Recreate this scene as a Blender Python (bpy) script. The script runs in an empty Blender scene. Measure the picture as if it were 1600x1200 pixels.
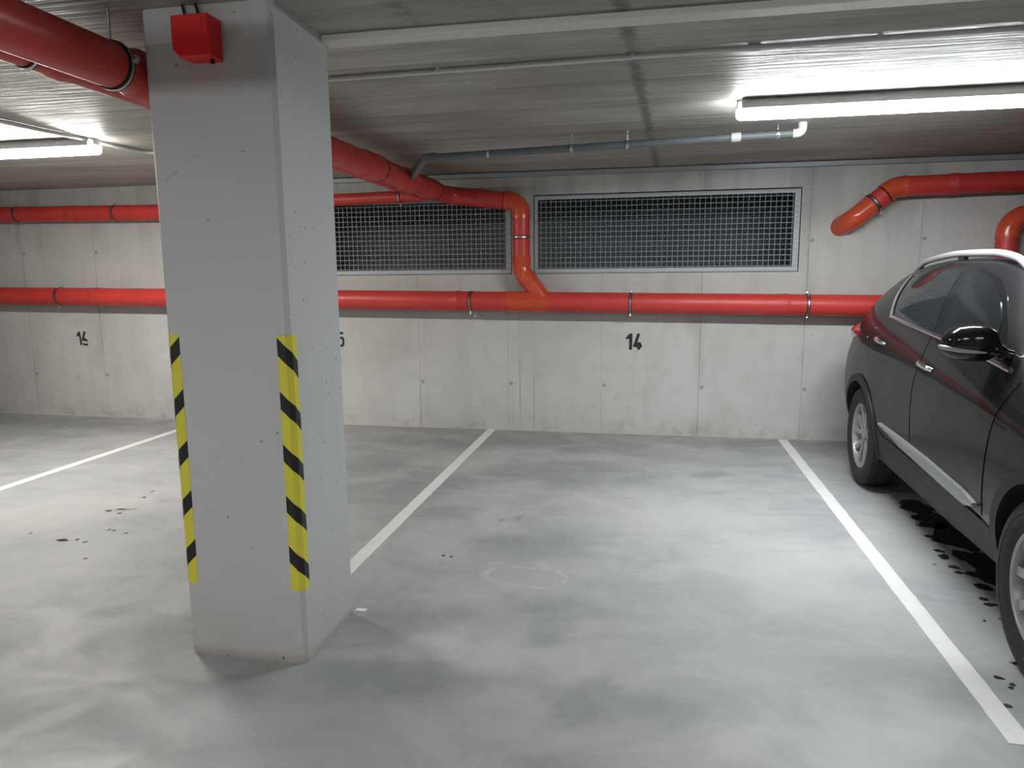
import bpy, bmesh, math, random
from mathutils import Vector, Matrix
from mathutils.bvhtree import BVHTree
random.seed(7)
SC = bpy.context.scene
COL = SC.collection
PI = math.pi

# ------------------------------------------------------------------ materials
class NT:
    def __init__(s, name):
        s.m = bpy.data.materials.new(name); s.m.use_nodes = True
        s.t = s.m.node_tree; s.t.nodes.clear()
        s.out = s.n('ShaderNodeOutputMaterial')
        s.b = s.n('ShaderNodeBsdfPrincipled')
        s.l(s.b.outputs[0], s.out.inputs[0])
    def n(s, t, **k):
        x = s.t.nodes.new(t)
        for a, v in k.items(): setattr(x, a, v)
        return x
    def l(s, a, b): s.t.links.new(a, b)
    def put(s, sock, v):
        if hasattr(v, 'is_linked') or hasattr(v, 'links'): s.l(v, sock)
        else:
            if hasattr(sock.default_value, '__len__') and len(sock.default_value) == 4 and len(v) == 3: v = (*v, 1)
            sock.default_value = v
    def math(s, op, a, b=0.0, c=None, clamp=False):
        x = s.n('ShaderNodeMath', operation=op, use_clamp=clamp)
        s.put(x.inputs[0], a); s.put(x.inputs[1], b)
        if c is not None: s.put(x.inputs[2], c)
        return x.outputs[0]
    def vm(s, op, a, b=(0, 0, 0)):
        x = s.n('ShaderNodeVectorMath', operation=op)
        s.put(x.inputs[0], a); s.put(x.inputs[1], b)
        return x.outputs['Value' if op in ('LENGTH', 'DISTANCE') else 'Vector']
    def co(s, k='Object'): return s.n('ShaderNodeTexCoord').outputs[k]
    def xyz(s, v):
        x = s.n('ShaderNodeSeparateXYZ'); s.l(v, x.inputs[0]); return x.outputs
    def noise(s, v, scale, detail=4, rough=.55, sc=(1, 1, 1), off=(0, 0, 0), dist=0):
        mp = s.n('ShaderNodeMapping'); s.l(v, mp.inputs[0]); mp.inputs['Scale'].default_value = sc; mp.inputs['Location'].default_value = off
        x = s.n('ShaderNodeTexNoise'); s.l(mp.outputs[0], x.inputs['Vector'])
        x.inputs['Scale'].default_value = scale; x.inputs['Detail'].default_value = detail
        x.inputs['Roughness'].default_value = rough; x.inputs['Distortion'].default_value = dist
        return x.outputs[0]
    def vor(s, v, scale, off=(0, 0, 0)):
        mp = s.n('ShaderNodeMapping'); s.l(v, mp.inputs[0]); mp.inputs['Location'].default_value = off
        x = s.n('ShaderNodeTexVoronoi'); s.l(mp.outputs[0], x.inputs['Vector']); x.inputs['Scale'].default_value = scale
        return x.outputs['Distance'], x.outputs['Color']
    def rng(s, v, a, b, c=0.0, d=1.0, smooth=True):
        x = s.n('ShaderNodeMapRange', interpolation_type='SMOOTHSTEP' if smooth else 'LINEAR'); s.put(x.inputs[0], v)
        for i, q in enumerate((a, b, c, d)): s.put(x.inputs[1 + i], q)
        return x.outputs[0]
    def mix(s, f, a, b, mode='MIX'):
        x = s.n('ShaderNodeMix', data_type='RGBA', blend_type=mode)
        s.put(x.inputs[0], f); s.put(x.inputs[6], a); s.put(x.inputs[7], b)
        return x.outputs[2]
    def bump(s, h, strength=.2, dist=.01):
        x = s.n('ShaderNodeBump'); x.inputs['Strength'].default_value = strength; x.inputs['Distance'].default_value = dist
        s.l(h, x.inputs['Height']); s.l(x.outputs[0], s.b.inputs['Normal'])
    def set(s, **k):
        for a, v in k.items(): s.put(s.b.inputs[a.replace('_', ' ')], v)
        return s.m
    def blobs(s, xy, items, soft):
        """largest value of a set of soft ellipses: (x, y, rx, ry)"""
        acc = None
        for (x, y, rx, ry) in items:
            d = s.vm('LENGTH', s.vm('MULTIPLY', s.vm('SUBTRACT', xy, (x, y, 0)), (1 / rx, 1 / ry, 0)))
            acc = d if acc is None else s.math('MINIMUM', acc, d)
        return s.rng(acc, soft[0], soft[1], 1, 0)

def plain(name, col, rough=.5, metal=0, spec=.5, var=.12, scale=18, coat=0, bump=0):
    t = NT(name); c = t.co()
    n = t.noise(c, scale, 4)
    d = tuple(q * (1 - var) for q in col); e = tuple(min(1, q * (1 + var)) for q in col)
    t.set(Base_Color=t.mix(n, d, e), Roughness=t.rng(t.noise(c, scale * 2.3, 2), .3, .7, max(0, rough - .06), rough + .06), Metallic=metal)
    t.b.inputs['Specular IOR Level'].default_value = spec
    if coat: t.b.inputs['Coat Weight'].default_value = coat; t.b.inputs['Coat Roughness'].default_value = .03
    if bump: t.bump(t.noise(c, scale * 4, 3), bump, .004)
    return t.m

M = {}
# back wall: cast concrete with formwork joints every 0.915 m and tie holes beside them
def wall_material():
    t = NT('cast_concrete_wall'); c = t.co(); X, Y, Z = t.xyz(c)
    big = t.noise(c, .9, 3, .6); fine = t.noise(c, 6.5, 4, .68); streak = t.noise(c, 3, 3, .6, sc=(1.6, 1, .25))
    col = t.mix(t.rng(big, .3, .7), (.44, .437, .415), (.535, .533, .514))
    col = t.mix(t.math('MULTIPLY', t.rng(streak, .50, .80), .4), col, (.35, .345, .325))
    col = t.mix(t.math('MULTIPLY', t.rng(fine, .5, .78), .4), col, (.36, .35, .325))
    wob = t.math('MULTIPLY', t.math('SUBTRACT', fine, .5), .010)
    f = t.math('FRACT', t.math('DIVIDE', t.math('ADD', t.math('ADD', X, .456 + 45.75), wob), .915))
    d = t.math('MULTIPLY', t.math('MINIMUM', f, t.math('SUBTRACT', 1, f)), .915)
    joint = t.math('MULTIPLY', t.rng(d, .002, .009, 1, 0), t.rng(streak, .35, .62, .30, 1))
    halo = t.math('MULTIPLY', t.rng(d, .01, .10, 1, 0), t.rng(streak, .45, .68, 0, .38))
    col = t.mix(halo, col, (.33, .325, .30))
    col = t.mix(t.math('MULTIPLY', joint, .55), col, (.17, .17, .16))
    fx = t.math('MULTIPLY', t.math('SUBTRACT', f, .03), .915); hole = None
    for z in (.475, 1.82):
        q = t.math('SQRT', t.math('ADD', t.math('MULTIPLY', fx, fx), t.math('POWER', t.math('SUBTRACT', Z, z), 2)))
        h = t.rng(q, .013, .022, 1, 0); hole = h if hole is None else t.math('MAXIMUM', hole, h)
    col = t.mix(t.math('MULTIPLY', hole, .62), col, (.14, .14, .14))
    for xx in (-1.254, -1.114):
        dd = t.math('ABSOLUTE', t.math('SUBTRACT', t.math('ADD', X, wob), xx))
        col = t.mix(t.math('MULTIPLY', t.rng(dd, .003, .010, 1, 0), t.rng(big, .42, .62, 0, .5)), col, (.2, .2, .19))
    vd, vc = t.vor(c, 9)
    pit = t.math('MULTIPLY', t.rng(vd, .05, .09, 1, 0), t.rng(t.xyz(vc)[0], .86, .9))
    col = t.mix(t.math('MULTIPLY', pit, .6), col, (.16, .155, .15))
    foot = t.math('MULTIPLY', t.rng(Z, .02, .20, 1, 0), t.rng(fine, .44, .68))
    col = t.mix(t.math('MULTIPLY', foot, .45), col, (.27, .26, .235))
    grout = t.math('MULTIPLY', t.rng(t.math('ADD', Z, t.math('MULTIPLY', fine, .06)), .045, .068, 1, 0), t.rng(big, .4, .6))
    col = t.mix(t.math('MULTIPLY', grout, .7), col, (.50, .48, .43))
    pt = t.math('MULTIPLY', t.rng(streak, .48, .6), t.rng(Z, 1.6, 2.2))
    col = t.mix(t.math('MULTIPLY', pt, .35), col, (.33, .335, .32))
    return t.set(Base_Color=col, Roughness=.78)
M['wall'] = wall_material()

def floor_material():
    t = NT('power_floated_concrete_floor'); c = t.co(); X, Y, Z = t.xyz(c)
    n1 = t.noise(c, .6, 2, .55, sc=(1, 1.15, 1), dist=.5); n2 = t.noise(c, 2.2, 4, .62, sc=(1, 1.5, 1), dist=.7); n3 = t.noise(c, 13, 4, .65)
    col = t.mix(t.rng(n1, .32, .68), (.290, .300, .302), (.382, .386, .382))
    col = t.mix(t.math('MULTIPLY', t.rng(n2, .42, .72), .50), col, (.244, .254, .258))
    col = t.mix(t.math('MULTIPLY', t.rng(n2, .50, .28), .40), col, (.403, .407, .403))
    col = t.mix(t.math('MULTIPLY', t.rng(n3, .5, .75), .24), col, (.25, .25, .245))
    at = t.n('ShaderNodeAttribute', attribute_name='wear_and_shade'); w = t.xyz(at.outputs['Color'])
    col = t.mix(t.math('MULTIPLY', w[0], t.rng(n3, .2, .6, .6, 1)), col, (.168, .181, .186))
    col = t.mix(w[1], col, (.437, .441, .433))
    col = t.mix(t.math('MULTIPLY', w[2], t.rng(n3, .42, .6)), col, (.12, .11, .10))
    # pinkish mended patch with a pale rim
    nz = t.math('MULTIPLY', t.math('SUBTRACT', n3, .5), .55)
    dp = None
    for (x, y, rx, ry) in [(-.66, 3.44, .16, .11), (-.53, 3.43, .13, .115), (-.78, 3.55, .05, .045)]:
        q = t.vm('LENGTH', t.vm('MULTIPLY', t.vm('SUBTRACT', c, (x, y, 0)), (1 / rx, 1 / ry, 0)))
        dp = q if dp is None else t.math('SMOOTH_MIN', dp, q, .2)
    dp = t.math('ADD', dp, nz)
    col = t.mix(t.rng(dp, .92, 1.0, .5, 0), col, (.34, .325, .32))
    rim = t.math('MULTIPLY', t.rng(dp, .86, .98), t.rng(dp, 1.02, 1.25, 1, 0))
    col = t.mix(t.math('MULTIPLY', rim, t.rng(n3, .35, .65, .12, .75)), col, (.44, .43, .425))
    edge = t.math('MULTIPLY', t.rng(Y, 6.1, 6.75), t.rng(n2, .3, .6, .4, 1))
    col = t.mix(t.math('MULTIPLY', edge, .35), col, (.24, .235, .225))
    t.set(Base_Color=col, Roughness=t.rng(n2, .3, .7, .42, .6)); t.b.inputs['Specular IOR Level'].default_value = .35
    return t.m
M['floor'] = floor_material()
M['wet_and_shade'] = plain('oily_wet_and_shaded_concrete', (.030, .028, .027), .32, spec=.4, var=.4, scale=30)

def ceiling_material():
    t = NT('board_marked_concrete_ceiling'); c = t.co(); X, Y, Z = t.xyz(c)
    st = t.noise(c, 5, 3, .6, sc=(.18, 2.6, 1)); st2 = t.noise(c, 16, 3, .6, sc=(.12, 2.2, 1)); big = t.noise(c, 1.2, 3, .6, sc=(.6, 1, 1)); fine = t.noise(c, 14, 3, .7, sc=(.6, 1, 1))
    col = t.mix(t.rng(st, .3, .7), (.36, .355, .32), (.53, .525, .49))
    col = t.mix(t.math('MULTIPLY', t.rng(st2, .42, .68), .30), col, (.27, .265, .235))
    col = t.mix(t.math('MULTIPLY', t.rng(big, .45, .66), .62), col, (.25, .24, .20))
    col = t.mix(t.math('MULTIPLY', t.rng(fine, .56, .76), .30), col, (.17, .155, .12))
    f = t.math('FRACT', t.math('DIVIDE', t.math('ADD', Y, 20.17), .50))
    d = t.math('MULTIPLY', t.math('MINIMUM', f, t.math('SUBTRACT', 1, f)), .50)
    wn = t.n('ShaderNodeTexWhiteNoise', noise_dimensions='1D'); t.put(wn.inputs['W'], t.math('FLOOR', t.math('DIVIDE', t.math('ADD', Y, 20.17), .50)))
    col = t.mix(t.math('MULTIPLY', wn.outputs['Value'], .50), col, (.26, .245, .21))
    seam = t.math('MULTIPLY', t.rng(d, .003, .020, 1, 0), t.rng(st, .38, .60))
    col = t.mix(t.math('MULTIPLY', seam, .70), col, (.12, .115, .10))
    wob = t.math('MULTIPLY', t.math('SUBTRACT', fine, .5), .09)
    xx = t.math('ABSOLUTE', t.math('ADD', t.math('SUBTRACT', X, t.math('MULTIPLY', t.math('SUBTRACT', Y, 2.73), .038)), t.math('ADD', wob, .126)))
    crack = t.math('MULTIPLY', t.rng(xx, .008, .045, 1, 0), t.rng(st, .35, .6, .45, 1))
    col = t.mix(t.math('MULTIPLY', crack, .72), col, (.085, .08, .065))
    xs = t.math('ABSOLUTE', t.math('ADD', t.math('SUBTRACT', X, t.math('MULTIPLY', t.math('SUBTRACT', Y, 2.6), .1)), t.math('ADD', t.math('MULTIPLY', wob, 2), .92)))
    c2 = t.math('MULTIPLY', t.math('MULTIPLY', t.rng(xs, .01, .06, 1, 0), t.rng(Y, 2.75, 2.9, 1, 0)), t.rng(fine, .4, .6))
    col = t.mix(t.math('MULTIPLY', c2, .6), col, (.09, .08, .06))
    t.set(Base_Color=col, Roughness=t.rng(st2, .3, .7, .40, .60)); t.b.inputs['Specular IOR Level'].default_value = .30
    t.bump(st2, .75, .011)
    return t.m
M['ceiling'] = ceiling_material()

def pillar_material():
    t = NT('pale_grey_painted_concrete'); c = t.co(); X, Y, Z = t.xyz(c)
    n = t.noise(c, 1.6, 4); f = t.noise(c, 12, 5, .65)
    col = t.mix(n, (.45, .455, .46), (.50, .505, .505))
    vd, vc = t.vor(c, 13)
    pit = t.math('MULTIPLY', t.rng(t.math('ADD', vd, t.math('MULTIPLY', f, .05)), .08, .11, 1, 0), t.rng(t.xyz(vc)[0], .74, .78))
    vd2, vc2 = t.vor(c, 34, (3, 1, 5))
    pit2 = t.math('MULTIPLY', t.rng(vd2, .12, .17, 1, 0), t.rng(t.xyz(vc2)[1], .84, .87))
    pit = t.math('MAXIMUM', pit, t.math('MULTIPLY', pit2, .8))
    col = t.mix(t.math('MULTIPLY', pit, .75), col, (.12, .115, .11))
    low = t.math('MULTIPLY', t.rng(Z, .0, .55, 1, 0), t.rng(f, .3, .7, .35, 1))
    col = t.mix(t.math('MULTIPLY', low, .45), col, (.38, .355, .33))
    foot = t.rng(t.math('ADD', Z, t.math('MULTIPLY', f, .05)), .03, .075, 1, 0)
    col = t.mix(t.math('MULTIPLY', foot, .75), col, (.34, .29, .255))
    crust = t.math('MULTIPLY', foot, t.rng(t.noise(c, 30, 3), .62, .68))
    col = t.mix(crust, col, (.06, .055, .05))
    # diagonal scratch on the front face
    u = t.math('ADD', t.math('SUBTRACT', Z, 1.955), t.math('MULTIPLY', t.math('ADD', X, 1.70), -.62))
    scr = t.math('MULTIPLY', t.rng(t.math('ABSOLUTE', u), .003, .009, 1, 0), t.math('MULTIPLY', t.rng(X, -1.80, -1.78), t.rng(X, -1.62, -1.60, 1, 0)))
    col = t.mix(t.math('MULTIPLY', t.math('MULTIPLY', scr, t.rng(f, .45, .65)), .45), col, (.2, .2, .19))
    t.set(Base_Color=col, Roughness=.62)
    return t.m
M['pillar'] = pillar_material()

def red_plastic(name, a, b, rough=.38):
    t = NT(name); c = t.co()
    n = t.noise(c, 2.5, 3); f = t.noise(c, 20, 4)
    col = t.mix(t.rng(n, .3, .7), a, b)
    col = t.mix(t.math('MULTIPLY', t.rng(f, .56, .75), .25), col, tuple(q * .7 for q in a))
    t.set(Base_Color=col, Roughness=t.rng(f, .3, .7, rough - .05, rough + .08)); t.b.inputs['Specular IOR Level'].default_value = .45
    return t.m
M['pipe'] = red_plastic('red_drain_pipe', (.50, .040, .034), (.56, .052, .042), .40)
M['orange'] = red_plastic('orange_red_fitting', (.53, .064, .028), (.58, .080, .034), .20)
M['alarm'] = red_plastic('red_alarm_box', (.72, .014, .014), (.78, .018, .016), .45)
M['steel'] = plain('galvanised_steel', (.55, .56, .57), .32, 1.0, var=.2, scale=30)
M['zinc'] = plain('galvanised_grating', (.27, .30, .32), .6, 0, .3, var=.12, scale=25)
M['frame'] = plain('galvanised_frame', (.42, .45, .465), .5, 0, .4, var=.12, scale=30)
M['rubber'] = plain('black_rubber', (.012, .012, .012), .75)
M['grey_pipe'] = plain('grey_plastic_pipe', (.115, .13, .14), .45, var=.1)
M['conduit'] = plain('pale_grey_conduit', (.60, .61, .61), .45, var=.08)
M['tray'] = plain('white_cable_duct', (.66, .65, .61), .5, var=.06)
M['trunk'] = plain('grey_metal_trunking', (.27, .30, .32), .42, .2, var=.1)
M['housing'] = plain('grey_lamp_housing', (.46, .46, .47), .5, var=.05)
M['line'] = plain('white_road_paint', (.64, .64, .63), .6, var=.10, scale=9)
M['number'] = plain('black_stencil_paint', (.018, .018, .017), .7, var=.3, scale=40)
M['cable'] = plain('dark_cable', (.03, .02, .02), .5)
M['shaft'] = plain('light_shaft_concrete', (.17, .185, .19), .8, var=.2, scale=3)
M['white_plastic'] = plain('white_plastic', (.75, .75, .72), .4, var=.03)

def lamp_material(name, col, strength):
    t = NT(name); c = t.co(); n = t.noise(c, 60, 2)
    t.set(Base_Color=t.mix(n, (.8, .8, .8), (.9, .9, .9)), Roughness=.3, Emission_Color=col)
    t.b.inputs['Emission Strength'].default_value = strength
    return t.m
# a strip lamp is brightest through its flat bottom lens and dimmer through its side walls
LB, LS = 215, 75
M['lamp_cool'] = [lamp_material('lit_side_cool', (.94, .98, 1.0), LS), lamp_material('lit_lens_cool', (.94, .98, 1.0), LB)]
M['lamp_warm'] = [lamp_material('lit_side_warm', (1.0, .965, .91), LS), lamp_material('lit_lens_warm', (1.0, .965, .91), LB)]
M['lamp_dim'] = [lamp_material('lit_side_dim', (.97, .98, .97), LS * .54), lamp_material('lit_lens_dim', (.97, .98, .97), LB * .54)]  # unseen lamps behind the viewer, dimmed to balance the front pair

def tape_material(sign):
    t = NT('yellow_black_hazard_tape'); uv = t.xyz(t.co('UV')); c = t.co()
    f = t.math('FRACT', t.math('SUBTRACT', t.math('DIVIDE', t.math('ADD', t.math('MULTIPLY', uv[0], sign), uv[1]), .2045), .093))
    k = t.math('LESS_THAN', f, .335)
    n = t.noise(c, 25, 3)
    col = t.mix(k, t.mix(n, (.60, .55, .045), (.66, .61, .06)), (.008, .008, .008))
    t.set(Base_Color=col, Roughness=.42)
    return t.m

# car materials
def paint_material():
    t = NT('charcoal_metallic_paint'); c = t.co()
    n = t.noise(c, 900, 1); g = t.noise(c, 2, 3)
    t.set(Base_Color=t.mix(n, (.006, .0065, .0075), (.011, .0115, .0125)), Roughness=t.rng(g, .3, .7, .38, .46), Metallic=0)
    t.b.inputs['Specular IOR Level'].default_value = .04
    t.b.inputs['Coat Weight'].default_value = .46; t.b.inputs['Coat Roughness'].default_value = .02; t.b.inputs['Coat IOR'].default_value = 1.5
    return t.m
M['paint'] = paint_material()
M['glass'] = plain('dark_tinted_glass', (.010, .012, .013), .05, 0, .6, var=.05)
M['gloss_black'] = plain('gloss_black_trim', (.008, .008, .009), .12, 0, .5, var=.05)
M['cladding'] = plain('charcoal_plastic_cladding', (.012, .012, .0125), .55, 0, .3, var=.1, scale=40)
M['chrome'] = plain('bright_chrome', (.80, .81, .82), .12, 1, var=.03)
M['silver'] = plain('satin_silver_trim', (.30, .305, .31), .38, .5, var=.05)
M['rail'] = plain('silver_roof_rail', (.40, .40, .41), .34, .3, var=.02)
M['tyre'] = plain('black_tyre_rubber', (.014, .014, .014), .72, var=.2, bump=.1)
M['rim'] = plain('silver_alloy', (.34, .34, .35), .38, .4, var=.03)
M['rim_dark'] = plain('dark_wheel_well', (.010, .010, .010), .7)
M['tail'] = plain('red_tail_lamp_lens', (.20, .008, .012), .10, 0, .6, var=.1, coat=1)
M['lens'] = plain('clear_lamp_lens', (.55, .57, .6), .1, .2, .6, var=.1, coat=1)
M['under'] = plain('black_underbody', (.008, .008, .008), .8)

# ------------------------------------------------------------------ mesh building
class MB:
    def __init__(s): s.v = []; s.f = []; s.mi = []; s.uv = {}
    def add(s, vs, fs, mi=0):
        o = len(s.v); s.v += [tuple(v) for v in vs]
        for f in fs: s.f.append([o + i for i in f]); s.mi.append(mi)
    def box(s, a, b, mi=0):
        x0, y0, z0 = a; x1, y1, z1 = b
        s.add([(x0, y0, z0), (x1, y0, z0), (x1, y1, z0), (x0, y1, z0), (x0, y0, z1), (x1, y0, z1), (x1, y1, z1), (x0, y1, z1)],
              [(0, 3, 2, 1), (4, 5, 6, 7), (0, 1, 5, 4), (1, 2, 6, 5), (2, 3, 7, 6), (3, 0, 4, 7)], mi)
        return s
    def sweep(s, pts, radii, seg=28, caps=True, mi=0, squash=None):
        pts = [Vector(p) for p in pts]; n = len(pts)
        if not hasattr(radii, '__len__'): radii = [radii] * n
        tans = []
        for i in range(n):
            a = pts[max(0, i - 1)]; b = pts[min(n - 1, i + 1)]
            d = b - a
            tans.append(d.normalized() if d.length > 1e-9 else Vector((0, 0, 1)))
        ref = Vector((0, 0, 1)) if abs(tans[0].z) < .9 else Vector((0, 1, 0))
        u = (ref - tans[0] * ref.dot(tans[0])).normalized()
        vs = []
        for i in range(n):
            if i: u = tans[i - 1].rotation_difference(tans[i]) @ u
            u = (u - tans[i] * u.dot(tans[i])).normalized(); w = tans[i].cross(u)
            for k in range(seg):
                a = 2 * PI * k / seg
                ku, kw = (1, 1) if squash is None else squash
                vs.append(pts[i] + (u * math.cos(a) * ku + w * math.sin(a) * kw) * radii[i])
        fs = []
        for i in range(n - 1):
            for k in range(seg):
                fs.append((i * seg + k, i * seg + (k + 1) % seg, (i + 1) * seg + (k + 1) % seg, (i + 1) * seg + k))
        if caps:
            fs.append(tuple(range(seg - 1, -1, -1))); fs.append(tuple((n - 1) * seg + k for k in range(seg)))
        s.add(vs, fs, mi); return s
    def prism(s, poly, frame, depth, mi=0):
        """poly: 2D points; frame: function (u,v,w)->point; extruded 0..depth in w"""
        n = len(poly)
        vs = [frame(u, v, 0) for u, v in poly] + [frame(u, v, depth) for u, v in poly]
        fs = [tuple(range(n)), tuple(range(2 * n - 1, n - 1, -1))] + [(i, i + n, (i + 1) % n + n, (i + 1) % n) for i in range(n)]
        s.add(vs, fs, mi); return s
    def lathe(s, prof, frame, seg=48, mi=0, closed=False):
        """prof: (axial, radius); frame(ax, r*cos, r*sin)"""
        n = len(prof); vs = [frame(a, r * math.cos(2 * PI * k / seg), r * math.sin(2 * PI * k / seg)) for a, r in prof for k in range(seg)]
        fs = [(i * seg + k, i * seg + (k + 1) % seg, ((i + 1) % n) * seg + (k + 1) % seg, ((i + 1) % n) * seg + k) for i in range(n if closed else n - 1) for k in range(seg)]
        s.add(vs, fs, mi); return s
    def build(s, name, mats, parent=None, smooth=40, bevel=0):
        me = bpy.data.meshes.new(name); me.from_pydata(s.v, [], s.f)
        if not isinstance(mats, (list, tuple)): mats = [mats]
        for m in mats: me.materials.append(m)
        for p, i in zip(me.polygons, s.mi): p.material_index = i
        bm = bmesh.new(); bm.from_mesh(me)
        bmesh.ops.recalc_face_normals(bm, faces=bm.faces)
        bm.to_mesh(me); bm.free()
        if smooth:
            for p in me.polygons: p.use_smooth = True
            me.set_sharp_from_angle(angle=math.radians(smooth))
        o = bpy.data.objects.new(name, me); COL.objects.link(o)
        if parent: o.parent = parent
        if bevel:
            b = o.modifiers.new('edge', 'BEVEL'); b.width = bevel; b.segments = 2; b.limit_method = 'ANGLE'; b.angle_limit = math.radians(40)
        return o

def tag(o, label, cat, group=None):
    o['label'] = label; o['category'] = cat
    if group: o['group'] = group
    return o
def thing(name, label, cat, loc=(0, 0, 0), rz=0, group=None):
    o = bpy.data.objects.new(name, None); COL.objects.link(o); o.location = loc; o.rotation_euler = (0, 0, rz); o.empty_display_size = .1
    return tag(o, label, cat, group)
def structure(o): o['kind'] = 'structure'; return o
def arc3(a, c, b, r, n=10):
    """points replacing corner c of a-c-b with an arc of radius r"""
    a, b, c = Vector(a), Vector(b), Vector(c)
    d1 = (a - c).normalized(); d2 = (b - c).normalized(); ang = d1.angle(d2); t = r / math.tan(ang / 2)
    ctr = c + (d1 + d2).normalized() * (r / math.sin(ang / 2)); p0 = c + d1 * t - ctr; p1 = c + d2 * t - ctr
    tot = p0.angle(p1); ax = p0.cross(p1).normalized()
    return [ctr + Matrix.Rotation(tot * i / n, 3, ax) @ p0 for i in range(n + 1)]

# ------------------------------------------------------------------ the room
YW, H = 6.86, 2.5
XL, XR, YF = -10.0, 6.4, -5.0
def build_floor():
    from mathutils import noise as mn
    grime_and_shade = [(-1.06, 2.93, .26, .2), (-.98, 2.41, .34, .15), (-.69, 3.88, .5, .22), (-.42, 3.05, .36, .18), (-1.68, 4.87, .42, .6), (-2.31, 5.3, .35, .5),
             (-1.28, 4.35, .3, .2), (-1.68, 2.3, .3, .1), (-2.3, 2.73, .2, .16), (.57, 5.49, .2, .12), (-.55, 5.4, .65, .36), (1.2, 6.6, .8, .16), (-.24, 2.42, .4, .1), (-.1, 2.0, .5, .1), (-1.5, 6.3, 1.4, .25), (-5.5, 6.45, 2.2, .3)]  # blobs around the pillar paint its floor shade, the others are dirt
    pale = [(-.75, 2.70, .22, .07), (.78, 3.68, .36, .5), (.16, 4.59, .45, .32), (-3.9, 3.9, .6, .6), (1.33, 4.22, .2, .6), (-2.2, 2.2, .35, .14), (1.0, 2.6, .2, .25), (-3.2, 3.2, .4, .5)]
    scuff = [(-3.506, 4.0, .073, .04), (-3.44, 4.06, .05, .04), (-3.366, 3.86, .037, .043), (-3.301, 4.289, .04, .04), (-.892, 4.226, .06, .035), (-.787, 4.329, .035, .035)]
    xs = [XL - .3] + [-7 + .05 * i for i in range(209)] + [XR + .3]; ys = [YF - .3] + [1.5 + .05 * i for i in range(108)] + [YW + .3]
    m = MB(); nx = len(xs); vs = [(x, y, 0) for y in ys for x in xs]; m.add(vs, [(j * nx + i, j * nx + i + 1, (j + 1) * nx + i + 1, (j + 1) * nx + i) for j in range(len(ys) - 1) for i in range(nx - 1)])
    a, b = (XL - .3, YF - .3), (XR + .3, YW + .3)
    m.add([(a[0], a[1], -.25), (b[0], a[1], -.25), (b[0], b[1], -.25), (a[0], b[1], -.25)], [(0, 3, 2, 1)])
    base = len(m.v); rnd = random.Random(3)
    spots = [(-3.412, 3.475, .034, .022), (-3.333, 3.499, .012, .013), (-3.254, 3.471, .012, .014), (-3.059, 3.251, .009, .012), (-3.704, 3.545, .01, .013),
             (-3.428, 3.964, .016, .010), (-3.54, 3.995, .030, .010), (-3.48, 4.04, .032, .012), (-3.267, 3.675, .008, .018), (-3.227, 3.67, .012, .012), (-3.12, 3.644, .012, .012), (-3.507, 4.299, .018, .014), (-3.542, 4.431, .012, .018),
             (-1.103, 3.632, .009, .012), (-1.056, 3.621, .011, .012),
             (1.335, 2.83, .016, .015), (1.364, 2.788, .012, .010), (1.349, 2.764, .012, .010), (1.277, 2.637, .022, .015), (1.486, 3.318, .008, .01),
             (1.627, 4.393, .029, .033), (1.602, 4.16, .028, .03), (1.597, 4.076, .031, .038), (1.592, 3.935, .033, .027), (1.591, 3.861, .02, .018),
             (1.652, 3.855, .038, .034), (1.632, 3.697, .046, .047), (1.579, 3.553, .021, .022), (1.584, 3.493, .026, .021), (1.572, 3.351, .016, .013), (1.448, 2.952, .02, .016), (1.507, 3.955, .01, .012),
             (1.72, 4.603, .096, .072), (1.72, 4.331, .09, .085), (1.72, 4.908, .082, .081), (1.70, 4.715, .059, .063), (1.73, 4.1, .07, .1), (1.72, 3.8, .06, .1), (1.70, 3.45, .06, .1), (1.76, 5.0, .1, .1), (1.78, 4.75, .1, .16), (1.79, 4.4, .1, .2), (1.79, 4.0, .1, .2), (1.77, 3.6, .09, .2)]  # last row: wet floor under the sill with the car's shade painted in
    for q, (x, y, rx, ry) in enumerate(spots):
        k = 22; ph = [rnd.uniform(0, 6.28) for _ in range(3)]; z = .0004 + .00003 * (q % 9)
        m.add([(x + rx * (1 + .22 * math.sin(2 * t + ph[0]) + .14 * math.sin(3 * t + ph[1]) + .09 * math.sin(7 * t + ph[2])) * math.cos(t), y + ry * (1 + .22 * math.sin(2 * t + ph[1]) + .14 * math.sin(3 * t + ph[0]) + .09 * math.sin(6 * t + ph[2])) * math.sin(t), z) for t in (2 * PI * i / k for i in range(k))], [tuple(range(k))], 1)
    me = bpy.data.meshes.new('floor'); me.from_pydata(m.v, [], m.f); me.materials.append(M['floor']); me.materials.append(M['wet_and_shade'])
    me.polygons.foreach_set('material_index', m.mi)
    at = me.attributes.new('wear_and_shade', 'FLOAT_COLOR', 'POINT'); buf = []
    def val(x, y, items, lo, hi):
        d = min(((x - a_) / c_) ** 2 + ((y - b_) / d_) ** 2 for a_, b_, c_, d_ in items) ** .5
        t = max(0, min(1, (hi - d) / (hi - lo))); return t * t * (3 - 2 * t)
    for (x, y, z) in m.v:
        nv = mn.fractal(Vector((x * 2.3, y * 2.3, 1.7)), .9, 2.1, 4) * .22; nw = mn.fractal(Vector((x * 2.3, y * 2.3, 9.1)), .9, 2.1, 4) * .22
        buf += [val(x + nv, y + nw, grime_and_shade, .35, 1.4) * .55, val(x + nw, y + nv, pale, .3, 1.45) * .48, val(x + nv * .1, y + nw * .1, scuff, .5, 1.4) * .7, 1]
    at.data.foreach_set('color', buf)
    o = bpy.data.objects.new('floor', me); COL.objects.link(o); return structure(o)
build_floor()
structure(MB().box((XL - .3, YF - .3, H), (XR + .3, YW + .3, H + .25)).build('ceiling', M['ceiling'], smooth=0))
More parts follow.
